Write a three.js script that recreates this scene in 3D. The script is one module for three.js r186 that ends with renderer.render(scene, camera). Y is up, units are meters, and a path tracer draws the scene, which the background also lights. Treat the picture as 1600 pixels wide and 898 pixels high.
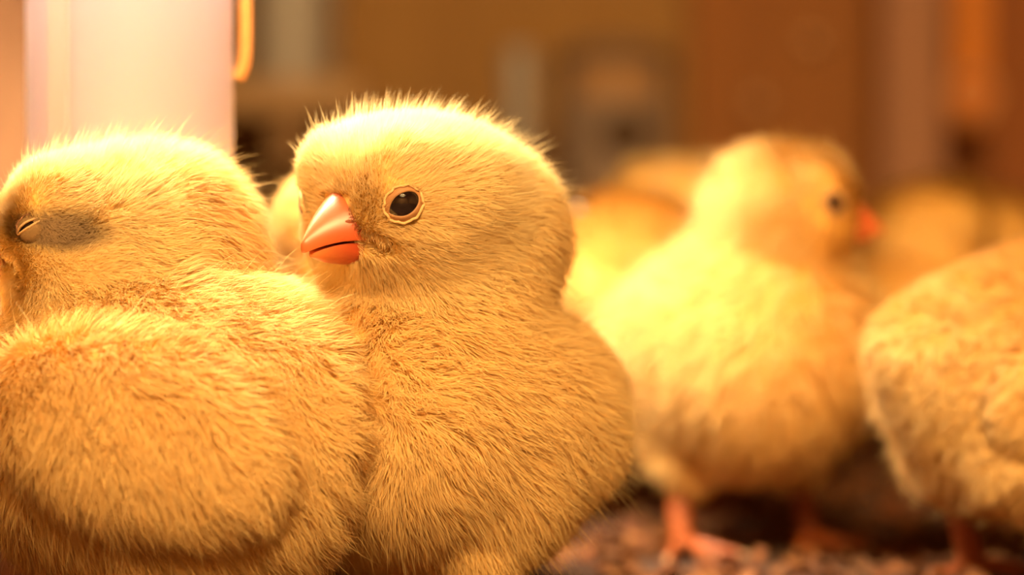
import * as THREE from 'three';
import { MarchingCubes } from 'three/addons/objects/MarchingCubes.js';
import { mergeGeometries, mergeVertices } from 'three/addons/utils/BufferGeometryUtils.js';
import { ImprovedNoise } from 'three/addons/math/ImprovedNoise.js';

// ------------------------------------------------------------------ camera, light, exposure
const MM = 0.001, R = Math.PI / 180, V = (x, y, z) => new THREE.Vector3(x, y, z);
const scene = new THREE.Scene();
scene.background = new THREE.Color(0x000000);
const camera = new THREE.PerspectiveCamera(12.2, 1600 / 898, 0.02, 20);
camera.position.set(0, 0.064, 0.4);
camera.lookAt(0, 0.0558, 0);
camera.focus = 0.397;
camera.userData.fStop = 8.2;
const renderer = new THREE.WebGLRenderer();
renderer.toneMapping = THREE.LinearToneMapping;
renderer.toneMappingExposure = 1.0;
renderer.shadowMap.enabled = true;

const HEAT = { at: [-0.069, 0.205, -0.064], color: [1, 0.83, 0.56], power: 0.6 };  // unseen lamp above the frame, placed to light the crowns
const FILL = { at: [0.06, 0.54, 0.66], color: [1, 0.64, 0.26], power: 3.8 };  // added fill lamp behind the camera, brightens the chick fronts

// ------------------------------------------------------------------ helpers
let seed = 7;
const rnd = () => { seed = (seed + 0x6d2b79f5) | 0; let t = Math.imul(seed ^ (seed >>> 15), 1 | seed); t = (t + Math.imul(t ^ (t >>> 7), 61 | t)) ^ t; return ((t ^ (t >>> 14)) >>> 0) / 4294967296; };
const rr = (a, b) => a + (b - a) * rnd();
const clamp = (x, a = 0, b = 1) => Math.min(b, Math.max(a, x));
const smooth = (a, b, x) => { const t = clamp((x - a) / (b - a)); return t * t * (3 - 2 * t); };
const lerp = (a, b, t) => a + (b - a) * t;
const perlin = new ImprovedNoise(), noise = (x, y, z) => perlin.noise(x, y, z);
const names = new Map();
function numbered(n) { const k = names.get(n) ?? 0; names.set(n, k + 1); return k ? n + '_' + String(k).padStart(3, '0') : n; }
function tag(o, label, category, group) { o.userData.label = label; if (category) o.userData.category = category; if (group) o.userData.group = group; return o; }
function thing(name, label, category, at = [0, 0, 0], turn = 0, group) {
  const g = new THREE.Group(); g.name = numbered(name); g.position.set(...at); g.rotation.y = turn; scene.add(g);
  return tag(g, label, category, group);
}
function part(name, geometry, material, parent) {
  const m = new THREE.Mesh(geometry, material); m.name = parent ? name : numbered(name); m.castShadow = m.receiveShadow = true; (parent ?? scene).add(m); return m;
}
function struct(name, geometry, material, parent) { const m = part(name, geometry, material, parent); if (!parent) m.userData.kind = 'structure'; return m; }
const std = (r, g, b, rough = 0.8, more = {}) => { const m = new THREE.MeshPhysicalMaterial({ roughness: rough, ...more }); m.color.setRGB(r, g, b); return m; };
// a pixel of the photograph at a depth (mm from the lens) as a place in the pen, in mm
const px = (x, y, d) => [(x - 800) * d / 4200, 64 - (y - 363) * d / 4200, 400 - d];

// ------------------------------------------------------------------ textures for boards and floor
function woodTexture(w, h, base, dark, s, streak = 1) {
  const d = new Uint8Array(w * h * 4);
  for (let y = 0; y < h; y++) for (let x = 0; x < w; x++) {
    const g = noise(x / w * 22 * streak + s, y / h * 2.2, s) * 0.6 + noise(x / w * 70 * streak, y / h * 5 + s, s * 2) * 0.35 + noise(x / w * 4, y / h * 3, s * 3) * 0.5;
    const t = clamp(0.5 + g * 0.6), i = (y * w + x) * 4;
    for (let c = 0; c < 3; c++) d[i + c] = 255 * Math.pow(lerp(dark[c], base[c], t), 1 / 2.2);
    d[i + 3] = 255;
  }
  const t = new THREE.DataTexture(d, w, h); t.colorSpace = THREE.SRGBColorSpace; t.magFilter = THREE.LinearFilter; t.wrapS = t.wrapT = THREE.RepeatWrapping; t.needsUpdate = true; return t;
}
const wood = (base, dark, s, rough = 0.75) => new THREE.MeshPhysicalMaterial({ map: woodTexture(128, 256, base, dark, s), roughness: rough });
const box = (w, h, d, x, y, z) => new THREE.BoxGeometry(w, h, d).translate(x, y, z);

// ------------------------------------------------------------------ the pen: floor, walls, ceiling
const M = {
  litterFloor: wood([0.07, 0.026, 0.011], [0.035, 0.012, 0.005], 3, 0.95),
  board: [
    wood([0.429, 0.281, 0.133], [0.328, 0.203, 0.086], 11), wood([0.515, 0.281, 0.078], [0.390, 0.195, 0.047], 17), wood([0.484, 0.187, 0.039], [0.359, 0.133, 0.027], 23),
    wood([0.468, 0.148, 0.027], [0.351, 0.109, 0.020], 31), wood([0.234, 0.058, 0.020], [0.156, 0.039, 0.012], 37),
  ],
  side: wood([0.42, 0.24, 0.10], [0.3, 0.16, 0.06], 41),
  ceiling: std(0.35, 0.25, 0.16, 0.9),
};
struct('floor', box(1.8, 0.04, 2.2, 0, -0.02, 0.1), M.litterFloor);
struct('ceiling', box(1.8, 0.04, 2.2, 0, 1.22, 0.1), M.ceiling);
struct('wall_left', box(0.04, 1.24, 2.2, -0.88, 0.6, 0.1), M.side);
struct('wall_right', box(0.04, 1.24, 2.2, 0.88, 0.6, 0.1), M.side);
struct('wall_front', box(1.72, 1.24, 0.04, 0, 0.6, 1.18), M.side);
const wallZ = -0.76;
const wallBack = struct('wall_back', box(1.72, 1.24, 0.03, 0, 0.6, wallZ - 0.035), M.board[2]);
{ // upright boards with open joints; edges read off the blurred picture
  const edges = [-860, -640, -420, -250, -84, 76, 205, 300, 470, 650, 860], kinds = [0, 1, 0, 0, 1, 2, 3, 4, 3, 2];
  for (let i = 0; i < edges.length - 1; i++) {
    const w = edges[i + 1] - edges[i] - 2;
    part('board', box(w * MM, 1.2, 0.018 + (i % 2) * 0.003, (edges[i] + edges[i + 1]) / 2 * MM, 0.6, wallZ - 0.011), M.board[kinds[i]], wallBack);
  }
}

// ------------------------------------------------------------------ chicks
const sdEll = (x, y, z, a, b, c) => { const k0 = Math.hypot(x / a, y / b, z / c), k1 = Math.hypot(x / a / a, y / b / b, z / c / c); return k1 < 1e-9 ? -Math.min(a, b, c) : k0 * (k0 - 1) / k1; };
const smin = (a, b, k) => { const h = Math.max(k - Math.abs(a - b), 0) / k; return Math.min(a, b) - h * h * k * 0.25; };
function sdCap(x, y, z, a, b, ra, rb) {
  const bx = b[0] - a[0], by = b[1] - a[1], bz = b[2] - a[2], px_ = x - a[0], py = y - a[1], pz = z - a[2];
  const t = clamp((px_ * bx + py * by + pz * bz) / (bx * bx + by * by + bz * bz));
  return Math.hypot(px_ - bx * t, py - by * t, pz - bz * t) - lerp(ra, rb, t);
}

const DOWN = new THREE.MeshPhysicalMaterial({ roughness: 1, transmission: 0.3, thickness: 0, specularIntensity: 0.2, vertexColors: true }), DOWN_G = 0.66, DOWN_B = 0.27, DENSITY = globalThis.__density ?? 1;
DOWN.name = 'down';
const SKIN = new THREE.MeshPhysicalMaterial({ roughness: 1, vertexColors: true, specularIntensity: 0.1 }); SKIN.name = 'downy_skin';
const BEAK = new THREE.MeshPhysicalMaterial({ roughness: 0.38, vertexColors: true, clearcoat: 0.15, clearcoatRoughness: 0.3 }); BEAK.name = 'beak_horn';
const EYE = std(0.012, 0.006, 0.005, 0.04, { clearcoat: 1, clearcoatRoughness: 0.02 });
const LID = std(0.42, 0.2, 0.075, 0.6), LIDRIM = std(0.76, 0.5, 0.22, 0.8), LIDGREY = std(0.34, 0.16, 0.08, 0.8), LIDRIMGREY = std(0.24, 0.14, 0.055, 0.9), LIDEDGE = std(0.62, 0.4, 0.2, 0.8);
const NOSTRIL = std(0.28, 0.07, 0.02, 0.7), LEG = std(0.27, 0.06, 0.01, 0.5), CLAW = std(0.5, 0.3, 0.16, 0.4);

function loft(rings, closedTip = true) {
  const pos = [], idx = [], m = rings[0].length;
  rings.forEach((r) => r.forEach((p) => pos.push(p[0] * MM, p[1] * MM, p[2] * MM)));
  for (let i = 0; i < rings.length - 1; i++) for (let j = 0; j < m; j++) { const a = i * m + j, b = i * m + (j + 1) % m; idx.push(a, a + m, b, b, a + m, b + m); }
  for (const [ring, flip] of [[0, false], [rings.length - 1, true]]) {
    const c = pos.length / 3, p = rings[ring].reduce((s, q) => [s[0] + q[0] / m, s[1] + q[1] / m, s[2] + q[2] / m], [0, 0, 0]);
    pos.push(p[0] * MM, p[1] * MM, p[2] * MM);
    for (let j = 0; j < m; j++) { const a = ring * m + j, b = ring * m + (j + 1) % m; flip ? idx.push(a, c, b) : idx.push(a, b, c); }
  }
  const g = new THREE.BufferGeometry(); g.setAttribute('position', new THREE.Float32BufferAttribute(pos, 3)); g.setIndex(idx); g.computeVertexNormals(); return g;
}
const bez = (a, b, c, t) => [0, 1].map((i) => a[i] * (1 - t) * (1 - t) + 2 * b[i] * t * (1 - t) + c[i] * t * t);
function paint(g, f) { const p = g.attributes.position, c = new Float32Array(p.count * 3); for (let i = 0; i < p.count; i++) c.set(f(p.getX(i) / MM, p.getY(i) / MM, p.getZ(i) / MM), i * 3); g.setAttribute('color', new THREE.BufferAttribute(c, 3)); return g; }

function beakGeometry(lower) {
  const rings = [], N = 16, K = 28;
  for (let i = 0; i <= N; i++) {
    const t = i / N, top = lower ? bez([9, -4.9], [14, -2.3], [18.9, -3.5], t) : bez([10.7, 4.8], [16.6, 2.3], [20.6, -1.7], t), bot = lower ? bez([8.5, -7.6], [14, -7.2], [19.2, -4.1], t) : bez([9.4, -4.6], [14, -1.6], [20.4, -3.1], t);
    const w = (lower ? 5.2 : 7) * Math.pow(1 - t, lower ? 0.8 : 1.05) + 0.9 * Math.sqrt(1 - 0.7 * t * t), ring = [];
    for (let k = 0; k < K; k++) {
      const a = k / K * 6.2832, cy = Math.sin(a), cz = Math.cos(a);
      // upper: arched roof over a flat underside; lower: the reverse
      const roof = lower ? cy < 0 : cy >= 0, f = roof ? Math.pow(Math.abs(cy), lower ? 0.9 : 1.25) : 0.04 * Math.abs(cy), base = lower ? top : bot, far = lower ? bot : top;
      const s = roof ? f : -f, wz = Math.sign(cz) * Math.pow(Math.abs(cz), lower ? 0.8 : 1.2) * w;
      ring.push([lerp(base[0], far[0], s), lerp(base[1], far[1], s) , wz]);
    }
    rings.push(ring);
  }
  return loft(rings);
}
const UPPER = paint(beakGeometry(false), (x, y, z) => { const t = smooth(11, 20.5, x), p = smooth(-1, 4.5, y); return [lerp(0.5, 0.62, t), lerp(0.08, 0.16, Math.max(t * 0.8, p * 0.5)), lerp(0.02, 0.04, t) + p * 0.008]; });
const LOWER = paint(beakGeometry(true), (x) => { const t = smooth(13, 20, x); return [lerp(0.46, 0.66, t), lerp(0.065, 0.2, t), lerp(0.018, 0.05, t)]; });

function beakHalfWidth(u, v) { const p = UPPER.attributes.position; let best = 9, z = 0; for (let i = 0; i < p.count; i++) { const d = Math.hypot(p.getX(i) / MM - u, p.getY(i) / MM - v); if (d < best && p.getZ(i) > 0) { best = d; z = p.getZ(i) / MM; } } return z; }

// an eyelid: a patch of a sphere round an almond opening, and its beaded rim
function lidGeometry(r, half, high, tilt, outX, outY, point = 1) {
  const pos = [], idx = [], A = 48, T = 6;
  for (let i = 0; i < A; i++) {
    const a = i / A * 6.2832, ca = Math.cos(a), sa = Math.sin(a), almond = Math.pow(Math.abs(sa), ca < 0 ? 1 + 0.6 * point : 1);
    const ix = half * ca, iy = Math.sign(sa) * high * almond;
    for (let j = 0; j <= T; j++) {
      const t = j / T; let x = lerp(ix, outX * ca, t), y = lerp(iy, outY * sa, t); [x, y] = [x * Math.cos(tilt) - y * Math.sin(tilt), x * Math.sin(tilt) + y * Math.cos(tilt)];
      const lift = 0.1 * Math.sin(t * 3.14) + (j === 0 ? -0.12 : 0);
      pos.push(x * MM, y * MM, (Math.sqrt(Math.max(0.1, r * r - x * x - y * y)) + lift) * MM);
    }
  }
  for (let i = 0; i < A; i++) for (let j = 0; j < T; j++) { const a = i * (T + 1) + j, b = ((i + 1) % A) * (T + 1) + j; idx.push(a, a + 1, b, b, a + 1, b + 1); }
  const g = new THREE.BufferGeometry(); g.setAttribute('position', new THREE.Float32BufferAttribute(pos, 3)); g.setIndex(idx); g.computeVertexNormals(); return g;
}
function rimGeometry(r, outX, outY, tilt, tube, from = 0, to = 6.2832) {
  const pts = []; const closed = to - from > 6.2, n = 40;
  for (let i = 0; i < n + (closed ? 0 : 1); i++) {
    const a = lerp(from, to, i / n), j = 1 + 0.03 * Math.sin(a * 9 + 1) + 0.02 * Math.sin(a * 17); let x = outX * j * Math.cos(a), y = outY * j * Math.sin(a); [x, y] = [x * Math.cos(tilt) - y * Math.sin(tilt), x * Math.sin(tilt) + y * Math.cos(tilt)];
    pts.push(V(x * MM, y * MM, Math.sqrt(Math.max(0.1, r * r - x * x - y * y)) * MM));
  }
  return new THREE.TubeGeometry(new THREE.CatmullRomCurve3(pts, closed), 80, tube * MM, 8, closed);
}
function tubeAlong(points, radii, sides = 12) { // points in mm, radius at each
  const rings = points.map((p, i) => {
    const a = points[Math.max(0, i - 1)], b = points[Math.min(points.length - 1, i + 1)], t = V(b[0] - a[0], b[1] - a[1], b[2] - a[2]).normalize(), u = Math.abs(t.y) > 0.8 ? V(1, 0, 0) : V(0, 1, 0), n = u.clone().cross(t).normalize(), m = t.clone().cross(n);
    return Array.from({ length: sides }, (_, k) => { const w = k / sides * 6.2832, c = Math.cos(w) * radii[i], s = Math.sin(w) * radii[i]; return [p[0] + n.x * c + m.x * s, p[1] + n.y * c + m.y * s, p[2] + n.z * c + m.z * s]; });
  });
  return loft(rings);
}

// how far a place in the head's own frame is from the gape, the line from the beak's corner to near its tip
const gapeD = (q) => sdCap(q[0], q[1], Math.abs(q[2]), [8.8, -4.7, 8.2], [17, -2.6, 3.2], 0, 0);
// o: at [x, z] mm, face (degrees: direction faced, 0 = right, 90 = towards the camera, 180 = left), head {at, yaw, pitch, roll}, bodyY, ...
function chick(o, label) {
  const th = -o.face * R, hd = o.head, S = o.size ?? 1, by = o.bodyY ?? 36, near = !!o.near;
  const root = thing('chick', label, 'chick', [o.at[0] * MM, 0, o.at[1] * MM], th);
  const HR = new THREE.Matrix4().makeRotationY((hd.yaw ?? 0) * R).multiply(new THREE.Matrix4().makeRotationZ((hd.pitch ?? 0) * R)).multiply(new THREE.Matrix4().makeRotationX((hd.roll ?? 0) * R));
  const e = HR.elements, H = hd.at, hs = hd.size ?? 1;
  const toHead = (x, y, z) => { x -= H[0]; y -= H[1]; z -= H[2]; return [(e[0] * x + e[1] * y + e[2] * z) / hs, (e[4] * x + e[5] * y + e[6] * z) / hs, (e[8] * x + e[9] * y + e[10] * z) / hs]; };
  const fromHead = (u, v, w) => { u *= hs; v *= hs; w *= hs; return [H[0] + e[0] * u + e[4] * v + e[8] * w, H[1] + e[1] * u + e[5] * v + e[9] * w, H[2] + e[2] * u + e[6] * v + e[10] * w]; };
  const cr = Math.cos(th), sr = Math.sin(th);
  const planes = (o.contacts ?? []).map(([p, n]) => { // world mm -> own frame
    const dx = p[0] - o.at[0], dz = p[2] - o.at[1], l = Math.hypot(...n);
    return [[dx * cr - dz * sr, p[1], dx * sr + dz * cr], [(n[0] * cr - n[2] * sr) / l, n[1] / l, (n[0] * sr + n[2] * cr) / l]];
  });
  const nape = hd.nape ?? [-9, -8, 0, 11.5];
  const np = fromHead(nape[0], nape[1], nape[2]);
  const extra = o.lumps ?? [], wingOut = o.wingOut ?? 0, ws = o.wing ?? 1;
  const headSd = (x, y, z) => { const q = toHead(x, y, z); let d = smin(sdEll(q[0] + 1.5, q[1] + 0.8, q[2], 13.6, 10.2, 16), sdEll(q[0] - 5.5, q[1] + 0.5, q[2], 9, 9.3, 10.3), 5); d = smin(d, sdEll(q[0] - 3, q[1] + 5.5, Math.abs(q[2]) - 6.5, 6.6, 6, 6), 4); d = smin(d, sdEll(q[0] - 7.5, q[1] - 2.5, q[2], 5.2, 5, 7.5), 4); d = smin(d, Math.hypot(q[0] - 6.6, q[1] - 4.2, Math.abs(q[2]) - 8.5) - 4.6, 4); const gc = gapeD(q) - 1.1; d = -smin(-d, gc, 1.5); return d * hs; };
  const spread = o.legSpread ?? 11, leg = o.leg ?? 2;
  const sdf = (x, y, z) => {
    const az = Math.abs(z);
    let d = sdEll(x + 3, y - by, z, 28 * S, 22.5 * S, 22.5 * S);
    d = smin(d, sdEll(x - 11 * S, y - by - 1, z, 19 * S, 20 * S, 20 * S), 7);
    d = smin(d, sdEll(x + 19 * S, y - by - 4 * S, z, 15 * S, 12 * S, 14 * S), 7);
    d = smin(d, sdEll(x + 31 * S, y - by - 7 * S, z, 6 * S, 5 * S, 6 * S), 6);
    d = smin(d, sdCap(x, y, z, [leg - 3, by - 13 * S, Math.sign(z || 1) * spread * 0.9], [leg + 1, by - 20 * S, Math.sign(z || 1) * spread], 9.5 * S, 4.5 * S), 6);
    d = smin(d, sdCap(x, y, z, [4 * S, by + 7 * S, 0], [lerp(H[0], np[0], 0.5), lerp(H[1], np[1], 0.5) - 3, lerp(H[2], np[2], 0.5)], 17 * S, 13.5), 8);
    const wx = x + (5 - (o.wingX ?? 0)) * S, wy = y - by - 2 * S, c = Math.cos(0.32), s = Math.sin(0.32);
    d = smin(d, sdEll(wx * c + wy * s, -wx * s + wy * c, az - (18.5 + wingOut) * S, 21 * S * ws, 12.5 * S * ws, (o.wingThick ?? 6.5) * S), 2.2);
    d = smin(d, Math.hypot(x - np[0], y - np[1], z - np[2]) - nape[3], 6);
    for (const l of extra) d = smin(d, sdEll(x - l[0], y - l[1], z - l[2], l[3], l[4], l[5]), l[6] ?? 4);
    d = smin(d, headSd(x, y, z), hd.blend ?? 5);
    for (const [p, n] of planes) d = -smin(-d, -((x - p[0]) * n[0] + (y - p[1]) * n[1] + (z - p[2]) * n[2]), 5);
    return d;
  };
  const grad = (x, y, z) => { const h = 0.4; return V(sdf(x + h, y, z) - sdf(x - h, y, z), sdf(x, y + h, z) - sdf(x, y - h, z), sdf(x, y, z + h) - sdf(x, y, z - h)).normalize(); };
  // the body, one continuous surface
  const res = near ? 72 : 48, half = 54, cx = [0, 46, 0], mc = new MarchingCubes(res, SKIN, false, false, 120000);
  for (let k = 0; k < res; k++) for (let j = 0; j < res; j++) for (let i = 0; i < res; i++) mc.field[i + j * res + k * res * res] = -sdf(cx[0] + ((i - res / 2) / (res / 2)) * half, cx[1] + ((j - res / 2) / (res / 2)) * half, cx[2] + ((k - res / 2) / (res / 2)) * half);
  mc.isolation = 0; mc.update();
  const P = new Float32Array(mc.count * 3);
  for (let i = 0; i < mc.count * 3; i++) P[i] = mc.positionArray[i] * half + cx[i % 3];
  const tone = o.tone ?? [1, 1, 1];
  const skinAt = (x, y, z) => { const q = toHead(x, y, z), g = o.asleep ? greyAt(q) : 0; return [lerp(0.9, 0.22, g) * tone[0], lerp(0.62, 0.14, g) * tone[1], lerp(0.2, 0.09, g) * tone[2]]; };
  let bg = new THREE.BufferGeometry(); bg.setAttribute('position', new THREE.BufferAttribute(P, 3)); bg = mergeVertices(bg, 0.02);
  { const p = bg.attributes.position, n = new Float32Array(p.count * 3), c = new Float32Array(p.count * 3);
    for (let i = 0; i < p.count; i++) { const x = p.getX(i), y = p.getY(i), z = p.getZ(i), g = grad(x, y, z); n.set([g.x, g.y, g.z], i * 3); c.set(skinAt(x, y, z), i * 3); p.setXYZ(i, x * MM, y * MM, z * MM); }
    bg.setAttribute('normal', new THREE.BufferAttribute(n, 3)); bg.setAttribute('color', new THREE.BufferAttribute(c, 3)); }
  part('body', bg, SKIN, root);
  // down: every strand a narrow tapering ribbon that leaves the skin and bends along the comb direction
  function down(name, isHead, count, width) {
    const tris = mc.count / 3, cum = new Float32Array(tris); let total = 0;
    const A = V(), B = V(), C = V(), cross = V();
    for (let t = 0; t < tris; t++) {
      A.fromArray(P, t * 9); B.fromArray(P, t * 9 + 3); C.fromArray(P, t * 9 + 6); cross.copy(B).sub(A).cross(C.clone().sub(A));
      let a = cross.length() / 2; const mx = (A.x + B.x + C.x) / 3, my = (A.y + B.y + C.y) / 3, mz = (A.z + B.z + C.z) / 3;
      const hw = 1 - smooth(0.5, 4, headSd(mx, my, mz));
      if (isHead ? hw < 0.3 : hw > 0.7) a = 0;
      else { const n = grad(mx, my, mz), wz = -n.x * sr + n.z * cr; a *= lerp(0.3, 1, smooth(-0.6, -0.15, wz)) * (my < 8 ? 0.4 : 1); }
      cum[t] = total += a;
    }
    const pos = new Float32Array(count * 21), nor = new Float32Array(count * 21), col = new Float32Array(count * 21), idx = new Uint32Array(count * 15);
    const X = V(), T = V(), n = V(), pt = V(), dir = V(), nn = V(), wd = V(); let made = 0;
    for (let guard = 0; made < count && guard < count * 1.5; guard++) {
      const r = rnd() * total; let lo = 0, hi = tris - 1; while (lo < hi) { const mid = (lo + hi) >> 1; cum[mid] < r ? lo = mid + 1 : hi = mid; }
      let u = rnd(), v = rnd(); if (u + v > 1) { u = 1 - u; v = 1 - v; }
      const p = [0, 1, 2].map((c) => P[lo * 9 + c] + (P[lo * 9 + 3 + c] - P[lo * 9 + c]) * u + (P[lo * 9 + 6 + c] - P[lo * 9 + c]) * v);
      n.copy(grad(...p)); const q = toHead(...p), hw = 1 - smooth(1, 9, headSd(...p));
      const hf = [q[0] - 13.5, q[1] + 0.5, q[2]], hl = Math.hypot(...hf), hb = fromHead(hf[0] / hl, hf[1] / hl, hf[2] / hl);
      T.set(lerp(-0.62, hb[0] - H[0], hw), lerp(-0.8, hb[1] - H[1], hw), lerp(0, hb[2] - H[2], hw));
      T.addScaledVector(n, -T.dot(n)); if (T.lengthSq() < 1e-4) T.set(0, 0, 1).addScaledVector(n, -n.z); T.normalize();
      const messy = o.messy ? o.messy(p, q) : 0;
      const turn = (0.5 + messy * 1.5) * noise(p[0] * 0.16 + 9, p[1] * 0.16, p[2] * 0.16) * 1.5 + (0.2 + messy * 0.9) * noise(p[0] * 0.6, p[1] * 0.6 + 5, p[2] * 0.6) * 1.5 + 0.22 * noise(p[0] * 1.5, p[1] * 1.5 + 70, p[2] * 1.5) + rr(-0.3, 0.3);
      X.copy(n).cross(T); T.multiplyScalar(Math.cos(turn)).addScaledVector(X, Math.sin(turn)).normalize(); X.copy(n).cross(T);
      const aw = Math.abs(q[2]), eyeD = Math.hypot(q[0] - 9.6, q[1] - 1.7, aw - 11.5), gape = gapeD(q), face = Math.min(eyeD - 2.2, Math.hypot(q[0] - 13.5, (q[1] - 0.5) * 0.9, aw * 0.9) - 4.2, gape - 0.9);
      if (hw > 0.5 && (eyeD < (o.asleep ? 1.5 : 2.75) || gape < 1.1 || (q[0] > 10.5 && aw < 3.4 && q[1] < 3.6 && q[1] > -5.6))) continue;
      let L = lerp(o.furLength ?? 5.8, 3.7, hw) * rr(0.6, 1.25), lift = lerp(0.34, 0.5, hw) * rr(0.7, 1.3); // lift: share of upright
      if (hw > 0.3) L *= lerp(0.5, 1, smooth(0.2, 6.5, face));
      const crown = hw * smooth(0.35, 0.85, n.y) * smooth(2, 9, face); lift += crown * 0.3; L *= 1 + crown * 0.2;
      lift = clamp(lift * (1 + 0.2 * noise(p[0] * 0.3, p[1] * 0.3 + 40, p[2] * 0.3)), 0.12, 1.1);
      let fine = 1, calm = 1; if (rnd() < (hw > 0.5 ? 0.07 * smooth(2, 8, face) : 0.03)) { L *= rr(1.2, 1.75); lift = rr(0.6, 1); fine = 0.6; calm = 0.4; } // stray hairs
      const g = o.asleep ? greyAt(q) : 0; L *= 1 - 0.6 * g;
      const th0 = lerp(1.25, 0.15, clamp(lift + 0.25)), th1 = lerp(1.5, 0.75, clamp(lift)), curl = calm * rr(-0.5, 0.5) + messy * rr(-1, 1), roll = rr(-0.6, 0.6);
      const k = rr(0.9, 1.05) * (1 + 0.08 * noise(p[0] * 0.35, p[1] * 0.35, p[2] * 0.35 + 20)), pale = hw * 0.05 + rr(-0.03, 0.05);
      const cr_ = Math.min(0.97, lerp(0.95, 0.33, g) * k * tone[0]), cg = Math.min(0.93, lerp(DOWN_G + pale, 0.22, g) * k * tone[1]), cb = Math.min(0.85, lerp(DOWN_B + pale * 1.3, 0.13, g) * k * tone[2]);
      pt.set(p[0], p[1], p[2]).addScaledVector(n, -0.25);
      for (let j = 0; j < 4; j++) {
        const t = j / 3, th = lerp(th0, th1, t), c = Math.cos(th), s = Math.sin(th), sd = curl * t;
        dir.copy(n).multiplyScalar(c).addScaledVector(T, s).addScaledVector(X, sd * s).normalize();
        wd.copy(X).addScaledVector(dir, -X.dot(dir)).normalize(); nn.copy(dir).cross(wd).normalize();      // X x dir ...
        wd.multiplyScalar(Math.cos(roll)).addScaledVector(nn, Math.sin(roll)); nn.copy(dir).cross(wd); if (nn.dot(n) < 0) { nn.negate(); wd.negate(); }
        const w = width * fine * [0.5, 0.5, 0.36, 0][j], at = made * 21 + j * 6;
        const sx = nn.x + n.x * 1.3, sy = nn.y + n.y * 1.3, sz = nn.z + n.z * 1.3, sl = 1 / Math.hypot(sx, sy, sz);
        for (let e2 = 0; e2 < (j < 3 ? 2 : 1); e2++) {
          const w2 = e2 ? w : -w, i = at + e2 * 3;
          pos[i] = (pt.x + wd.x * w2) * MM; pos[i + 1] = (pt.y + wd.y * w2) * MM; pos[i + 2] = (pt.z + wd.z * w2) * MM;
          nor[i] = sx * sl; nor[i + 1] = sy * sl; nor[i + 2] = sz * sl; col[i] = cr_; col[i + 1] = cg; col[i + 2] = cb;
        }
        pt.addScaledVector(dir, L / 3);
      }
      // rings 0,1 | 2,3 | 4,5 | 6 ; dir x wd = nn, so (left, right, next left) turned the way of nn
      const b = made * 7, f = made * 15; idx.set([b, b + 2, b + 1, b + 1, b + 2, b + 3, b + 2, b + 4, b + 3, b + 3, b + 4, b + 5, b + 4, b + 6, b + 5], f); made++;
    }
    const g = new THREE.BufferGeometry();
    g.setAttribute('position', new THREE.BufferAttribute(pos.subarray(0, made * 21), 3)); g.setAttribute('normal', new THREE.BufferAttribute(nor.subarray(0, made * 21), 3)); g.setAttribute('color', new THREE.BufferAttribute(col.subarray(0, made * 21), 3)); g.setIndex(new THREE.BufferAttribute(idx.subarray(0, made * 15), 1));
    part(name, g, DOWN, root).userData.kind = 'stuff';
  }
  const amount = o.near ?? o.far ?? [3000, 9000], wide = near ? 0.115 : 0.36;
  down('head_down', true, Math.round(amount[0] * DENSITY), wide * (near ? 0.75 : 1)); down('body_down', false, Math.round(amount[1] * DENSITY), wide);
  // face
  const face = new THREE.Matrix4().setPosition(H[0] * MM, H[1] * MM, H[2] * MM).multiply(HR).multiply(new THREE.Matrix4().makeScale(hs, hs, hs));
  const onHead = (m) => { m.applyMatrix4(face); return m; };
  const ub = onHead(part('upper_beak', UPPER, BEAK, root)); tag(ub, 'orange upper beak');
  onHead(part('lower_beak', LOWER, BEAK, root));
  for (const s of [-1, 1]) {
    const nos = part('nostril', new THREE.SphereGeometry(0.7 * MM, 12, 8), NOSTRIL, ub); nos.scale.set(2.1, 0.75, 0.55); nos.rotation.set(0, s * 0.5, 0.35); nos.position.set(13.3 * MM, -0.3 * MM, s * (beakHalfWidth(13.3, -0.3) - 0.12) * MM);
    const dir = V(0.62, 0.06, s * 0.78).normalize(), c = V(9.6, 1.7, s * 11.4).normalize(), big = o.asleep ? 1.05 : 1.13;
    { let a = 8, b = 22; for (let i = 0; i < 30; i++) { const t = (a + b) / 2; sdf(...fromHead(c.x * t, c.y * t, c.z * t)) < 0 ? a = t : b = t; } c.multiplyScalar(a); } // on the skin
    c.addScaledVector(dir, o.asleep ? -2.85 : -2.15).multiplyScalar(MM);
    const eye = part('eye', new THREE.SphereGeometry(3 * MM, 32, 24), EYE, root); eye.position.copy(c); eye.scale.setScalar(big); eye.updateMatrix();
    // eye frame: z outwards, x towards the back of the head
    const Z = dir, Yv = V(0, 1, 0).addScaledVector(Z, -Z.y).normalize(), Xv = Yv.clone().cross(Z);
    const fr = new THREE.Matrix4().makeBasis(Xv, Yv, Z); fr.setPosition(c).scale(V(big, big, big));
    onHead(eye);
    const put = (m) => { const l = new THREE.Matrix4().copy(face).multiply(fr); if (s > 0) l.multiply(new THREE.Matrix4().makeScale(-1, 1, 1)); l.premultiply(new THREE.Matrix4().copy(eye.matrix).invert()); m.applyMatrix4(l); return m; };
    if (!o.asleep) {
      put(part('eyelid', lidGeometry(3.12, 2.15, 1.42, 22 * R, 2.72, 2.42), LID, eye));
      put(part('eyelid_rim', rimGeometry(3.3, 2.66, 2.38, 22 * R, 0.19), LIDRIM, eye));
    } else {
      put(part('eyelid', lidGeometry(3.2, 2.2, 0.22, 32 * R, 2.95, 2.7, 0.4), LIDRIMGREY, eye));
      put(part('lid_edge', rimGeometry(3.24, 2.35, 0.42, 32 * R, 0.17), LIDEDGE, eye)); put(part('lid_fold', rimGeometry(3.3, 2.45, 1.5, 36 * R, 0.14, 0.2, 3.1), LIDGREY, eye));
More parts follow.
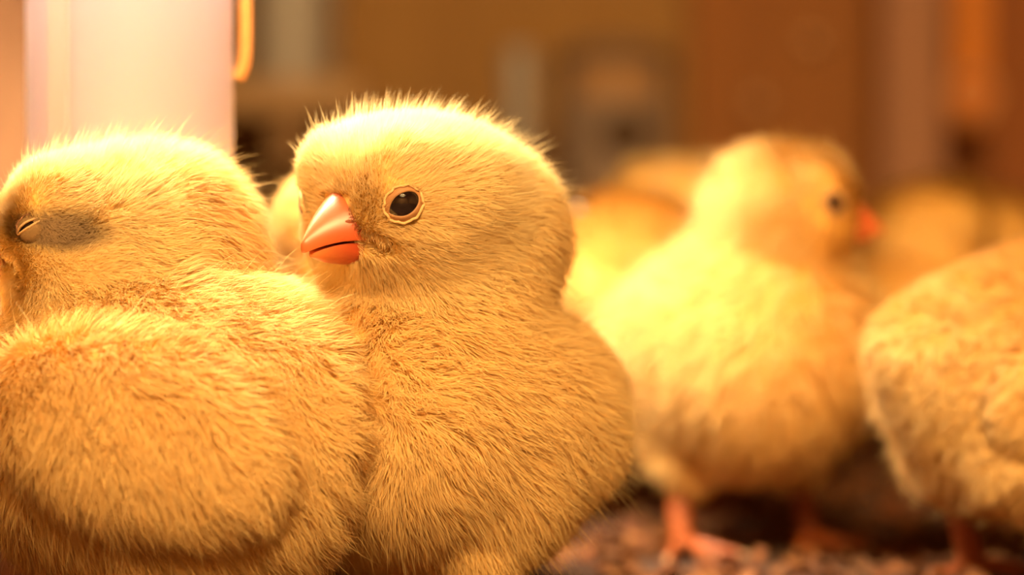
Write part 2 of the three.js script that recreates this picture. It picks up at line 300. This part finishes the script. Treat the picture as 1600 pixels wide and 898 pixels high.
      put(part('eyelid_rim', rimGeometry(3.3, 2.8, 2.3, 32 * R, 0.16, 0.1, 3.3), LIDGREY, eye));
    }
  }
  // legs
  for (const s of [-1, 1]) {
    const fx = leg + 2 + (o.stride ?? 0) * s, fz = s * (spread + 1.5), pts = [[leg - 1, by - 16 * S, s * spread * 0.95], [leg - 2, by - 22 * S, s * spread], [leg + 0.5, 9, fz], [fx, 3, fz], [fx + 1, 1.6, fz]];
    const gs = [tubeAlong(pts, [4, 3.2, 2.5, 2.5, 1.8])]; const tips = [];
    for (const [a, l] of [[0, 15], [38, 12.5], [-38, 12.5], [180, 7]]) {
      const c = Math.cos(a * R), n = Math.sin(a * R);
      gs.push(tubeAlong([[fx, 2.8, fz], [fx + c * l * 0.35, 2.6, fz + n * l * 0.35], [fx + c * l * 0.7, 1.6, fz + n * l * 0.7], [fx + c * l, 1.2, fz + n * l]], [1.7, 1.4, 1.25, 0.9], 8)); tips.push([fx + c * l, fz + n * l, c, n]);
    }
    const lm = part('leg', mergeGeometries(gs), LEG, root); tag(lm, 'scaly orange leg and foot');
    for (const [x, z, c, n] of tips) part('claw', tubeAlong([[x - c, 1.2, z - n], [x + c, 1.1, z + n], [x + c * 2.6, 0.5, z + n * 2.6]], [0.7, 0.55, 0.15], 6), CLAW, lm);
  }
  return root;
}
// the bare grey patch from the sleeping chick's eye to its ear
function greyAt(q) { const d = Math.hypot((q[0] - 6) / 7.5, (q[1] - 1.2 + (6 - q[0]) * 0.05) / 3.4); return (1 - smooth(0.55, 1.15, d)) * 0.9; }

// where left and middle chick press together
const touch = [[-30, 40, -6], [0.86, 0, -0.5]];
const neg = ([p, n]) => [p, n.map((x) => -x)];
const gap = ([p, n], d) => [[p[0] - n[0] * d, p[1], p[2] - n[2] * d], n];

chick({ at: [-11, -20], face: 135, bodyY: 33.5, wing: 0.95, near: [80000, 125000], furLength: 5, size: 0.91, wingOut: -2,
  head: { at: [10.5, 68.8, -1.1], yaw: 1.5, pitch: -13.5, nape: [-16, -9.5, 0, 12.2] }, contacts: [gap(neg(touch), 1)],
  messy: (p, q) => smooth(8, 24, p[0]) * (1 - smooth(50, 58, p[1])) * smooth(24, 38, p[1]) },
  'wide-awake yellow chick in the middle with orange beak and one open dark eye');
chick({ at: [-50, -8], face: 192, bodyY: 33, near: [60000, 125000], furLength: 5.4, size: 1.05, wing: 1.02, wingOut: 1.5, wingX: 5, wingThick: 8.5, asleep: true,
  head: { at: [15, 62.5, 1], yaw: 24, pitch: 4, nape: [-11, -0.5, 0, 13.5] }, contacts: [gap(touch, 1)],
  messy: (p, q) => smooth(20, 30, -p[0]) * 0.8 },
  'sleeping yellow chick at the left edge, eye closed in a grey patch');
{ // second row, standing, looking right
  const c = px(1166, 500, 535); chick({ at: [c[0], c[2]], face: 68, bodyY: 39, leg: -2, legSpread: 12.5, tone: [0.97, 0.92, 0.82], far: [7000, 14000], head: { at: [13.5, 69.5, -2.6], size: 0.9, yaw: 57, pitch: -10, nape: [-3, -7, 0, 9.5] } },  // tone darkens the down in place of shade on this chick
    'standing chick on two orange legs behind the front pair, dark eye and beak pointing right');
}
{ const c = px(1645, 600, 485); chick({ at: [c[0], c[2]], face: -25, bodyY: 37, size: 0.97, legSpread: 12, leg: -10, far: [1500, 26000], furLength: 4.5, head: { at: [24, 52, 0], pitch: -10 } },
    'fluffy chick cut off by the right edge, seen from behind with one orange leg showing'); }
{ const c = px(1125, 500, 650); chick({ at: [c[0], c[2]], face: 175, bodyY: 38, head: { at: [13, 70, 0], pitch: -8 } },
    'blurred chick whose round head shows left of the standing chick, beak pointing left'); }
{ const c = px(975, 500, 602), u = chick({ at: [c[0], c[2]], face: -75, bodyY: 44, size: 1.08, far: [2000, 10000], head: { at: [26, 48, 0], pitch: -30 } },
    'blurred chick with its head down, only its back showing beside the middle chick');
  const p = V(...px(907, 327, 589)).multiplyScalar(MM); u.worldToLocal(p); const b = part('glint_bead', new THREE.SphereGeometry(0.0026, 24, 16).scale(1, 0.7, 1), std(0.9, 0.88, 0.85, 0.12, { metalness: 1 }), u); b.position.copy(p); tag(b, 'tiny metal bead added for a bright glint'); }  // metal bead added to catch the lamp as a bright glint
{ const c = px(1440, 500, 730); chick({ at: [c[0], c[2]], face: -60, bodyY: 36, head: { at: [8, 66, 0], yaw: 0 } },
    'far blurred chick facing away, head just right of the standing chick\'s beak'); }
{ const c = px(1560, 500, 810); chick({ at: [c[0], c[2]], face: -100, bodyY: 36, head: { at: [8, 64, 0] } },
    'farthest blurred chick at the right edge, only the top of its head showing'); }
{ chick({ at: [-26, -86], face: -100, bodyY: 36, size: 0.84, far: [6000, 10000], head: { at: [0, 64, 0], pitch: -5 } },
    'bright blurred chick squeezed in the gap between the two front chicks'); }
{ chick({ at: [-106, -20], face: 262, bodyY: 30, legSpread: 7, far: [2000, 10000], head: { at: [14, 50, 0] } },
    'chick mostly out of view below the sleeping one in the lower left corner'); }

// ------------------------------------------------------------------ litter on the floor
{
  const chip = new THREE.BoxGeometry(7 * MM, 0.5 * MM, 3 * MM, 5, 1, 1), p = chip.attributes.position;
  for (let i = 0; i < p.count; i++) { const x = p.getX(i) / MM; p.setY(i, p.getY(i) + 0.09 * x * x * MM); p.setZ(i, p.getZ(i) * (1 - 0.03 * x * Math.sign(p.getZ(i)))); }
  chip.computeVertexNormals();
  const n = 9000, im = new THREE.InstancedMesh(chip, std(1, 1, 1, 0.85), n), m = new THREE.Matrix4(), q = new THREE.Quaternion(), c = new THREE.Color();
  for (let i = 0; i < n; i++) {
    q.setFromEuler(new THREE.Euler(rr(-0.5, 0.5) + (rnd() < 0.5 ? 3.14 : 0), rr(0, 6.28), rr(-0.5, 0.5)));
    const s = rr(0.5, 1.3); m.compose(V(rr(-280, 330) * MM, rr(0.4, 1.7) * MM, rr(60, -640) * MM), q, V(s, s, s)); im.setMatrixAt(i, m);
    const k = rr(0.35, 1); im.setColorAt(i, c.setRGB(0.18 * k, 0.058 * k * rr(0.8, 1.1), 0.008 * k));
  }
  im.name = 'wood_shavings'; im.userData.kind = 'stuff'; im.castShadow = im.receiveShadow = true; scene.add(tag(im, 'brown wood shavings scattered over the floor under the chicks', 'wood shavings'));
}
// ------------------------------------------------------------------ drinker beside the sleeping chick
const lathe = (pts, seg = 64) => new THREE.LatheGeometry(pts.map(([x, y]) => new THREE.Vector2(x * MM, y * MM)), seg);
{
  const t = thing('drinker', 'tall milky pink-white drinker tube standing behind the sleeping chick', 'drinker', [-0.0655, 0, -0.062]);
  const milky = std(0.74, 0.62, 0.74, 0.55, { transmission: 0.55, thickness: 0, ior: 1.45 });
  part('base_tray', lathe([[0, 0], [23, 0], [25, 3], [25, 14], [23, 15], [22, 14], [22, 4], [0, 4]]), std(0.36, 0.13, 0.04, 0.5), t);
  part('jar', lathe([[16.6, 6], [17.6, 8], [17.6, 124], [16.6, 132], [12, 138], [0, 140], [0, 139], [11.5, 137], [15.8, 131.5], [16.8, 124], [16.8, 8], [16.6, 6]], 96), milky, t);
  part('inner_tube', lathe([[13.4, 6], [13.6, 8], [13.6, 126], [13, 126], [13, 8], [13.4, 6]], 64), milky, t);
  part('highlight_strip', box(4 * MM, 0.112, 0.0012, 0, 0.068, 0.0178).rotateY(-33 * R), std(0.4, 0.31, 0.33, 0.4), t);  // pale strip standing in for the highlight down the jar
  const clip = new THREE.TubeGeometry(new THREE.CatmullRomCurve3([V(0.0178, 0.122, 0), V(0.0192, 0.112, 0), V(0.0198, 0.1, 0), V(0.0193, 0.092, 0), V(0.0184, 0.0905, 0)]), 30, 1.1 * MM, 10);
  tag(part('clip', clip, std(0.62, 0.26, 0.07, 0.5), t), 'orange clip hanging down the side');
  const p = thing('plank', 'upright wooden plank glowing orange at the left edge behind the drinker', 'plank', [-0.155, 0, -0.175]);
  part('board', box(0.135, 0.22, 0.014, 0.012, 0.11, 0), wood([0.26, 0.115, 0.042], [0.22, 0.095, 0.033], 53), p);
}
// ------------------------------------------------------------------ things by the back wall, far out of focus
{
  const zinc = std(0.5, 0.47, 0.45, 0.5, { metalness: 0.3 });
  const [lx, ly, lz] = px(455, 132, 1120).map((v) => v * MM);
  const shelf = thing('shelf', 'pale wooden ledge on the back wall beside the drinker', 'shelf', [lx, ly, lz]);
  part('plank', box(0.062, 0.013, 0.062, 0, -0.0065, 0), std(0.66, 0.42, 0.22, 0.8), shelf);
  part('bracket', box(0.012, 0.02, 0.05, 0, -0.023, -0.006), std(0.5, 0.3, 0.15, 0.8), shelf);
  const tin = thing('tin', 'blurred grey metal tin standing on the pale ledge', 'tin', [lx + 0.001, ly, lz + 0.004]);
  part('body', lathe([[0, 0], [18, 0], [19, 1], [19, 52], [18, 54], [17, 52], [17, 2], [0, 2]]), zinc, tin); part('rim', new THREE.TorusGeometry(0.0188, 0.0012, 10, 48).rotateX(Math.PI / 2).translate(0, 0.053, 0), zinc, tin);
  const [fx, , fz] = px(960, 200, 1060).map((v) => v * MM);
  const feeder = thing('feeder', 'blurred grey tube feeder behind the chicks left of centre wall', 'feeder', [fx, 0, fz]);
  part('tube', lathe([[0, 4], [23, 4], [23, 128], [21, 130], [0, 130]]), std(0.33, 0.24, 0.19, 0.55), feeder);
  part('tray', lathe([[0, 0], [34, 0], [36, 3], [36, 18], [34, 18], [34, 4], [0, 4]]), zinc, feeder);
  part('lid', lathe([[0, 130], [24, 130], [24, 134], [14, 139], [0, 140]]), std(0.3, 0.2, 0.14, 0.5), feeder);
  tag(part('label', new THREE.CylinderGeometry(0.0233, 0.0233, 0.018, 32, 1, true, -0.75, 1.5).translate(0, 0.124, 0), std(0.5, 0.28, 0.13, 0.7), feeder), 'orange-brown band');
  part('opening', new THREE.CylinderGeometry(0.009, 0.009, 0.004, 24).rotateX(Math.PI / 2).translate(0.003, 0.102, 0.0222), std(0.1, 0.055, 0.03, 0.9), feeder);
  const [qx, , qz] = px(812, 200, 1080).map((v) => v * MM);
  const pipe = thing('pipe', 'slim grey upright pipe left of the tube feeder', 'pipe', [qx, 0, qz]);
  part('stem', lathe([[0, 0], [6.5, 0], [6.5, 136], [5, 138], [0, 138]], 24), zinc, pipe); part('foot', lathe([[0, 0], [16, 0], [16, 3], [8, 5], [0, 5]], 32), zinc, pipe);
  const [mx, , mz] = px(1420, 200, 1110).map((v) => v * MM);
  struct('trim_1', box(0.025, 1.2, 0.02, mx, 0.6, mz), std(0.5, 0.25, 0.15, 0.8));
  const [ox, oy, oz] = px(1516, 195, 1100).map((v) => v * MM);
  const strap = thing('strap', 'orange strap hanging in front of the dark right wall', 'strap', [ox, oy, oz]);
  part('webbing', box(0.014, 1.2 - oy, 0.003, 0, (1.2 - oy) / 2, 0), std(0.85, 0.28, 0.03, 0.7), strap); part('buckle', new THREE.TorusGeometry(0.008, 0.0025, 10, 32).translate(0, 0.012, 0.004), std(0.8, 0.35, 0.12, 0.4), strap);
  for (const [x, y] of [[1185, 160], [1270, 65]]) { const p = px(x, y, 1156); part('screw', new THREE.SphereGeometry(0.006, 20, 12).scale(1, 1, 0.5).translate(p[0] * MM, p[1] * MM, wallZ), std(0.5, 0.26, 0.12, 0.4, { metalness: 0.5 }), wallBack); }
}
// ------------------------------------------------------------------ lamps
function lamp(name, label, at, color, power, radius, deep) {
  const t = thing(name, label, 'lamp', at), r = radius / MM;
  part('shade', lathe([[14, 90], [26, 86], [r * 1.7, 45], [r * 2.05, -deep], [r * 2.05 + 1.5, -deep], [r * 1.7 + 2, 46], [27, 88], [14, 92], [14, 90]]), std(0.75, 0.72, 0.68, 0.3, { metalness: 0.9 }), t);
  part('socket', new THREE.CylinderGeometry(0.016, 0.018, 0.05, 24).translate(0, 0.075, 0), std(0.08, 0.07, 0.06, 0.5), t);
  part('cord', new THREE.CylinderGeometry(0.003, 0.003, 1.2 - at[1] - 0.1, 10).translate(0, 0.1 + (1.2 - at[1] - 0.1) / 2, 0), std(0.03, 0.03, 0.03, 0.6), t);
  const glow = new THREE.MeshStandardMaterial({ color: 0x000000 }); glow.emissive.setRGB(...color); glow.emissiveIntensity = 3;
  part('bulb', new THREE.SphereGeometry(radius, 32, 24).scale(1, 1.05, 1).translate(0, 0.012, 0), glow, t);
  const l = new THREE.PointLight(0xffffff, power); l.color.setRGB(...color); l.position.set(0, 0.012, 0); l.castShadow = true; l.shadow.radius = radius / 0.02; t.add(l);
}
lamp('unseen_lamp', 'unseen heat lamp hung low above the frame, lighting the front chicks', HEAT.at, HEAT.color, HEAT.power, 0.025, 55);  // out of view; deep shade keeps its light off the back row
lamp('unseen_lamp', 'added fill lamp hung high behind the viewer', FILL.at, FILL.color, FILL.power, 0.09, 0);  // added fill light, given a bulb and shade

renderer.render(scene, camera);
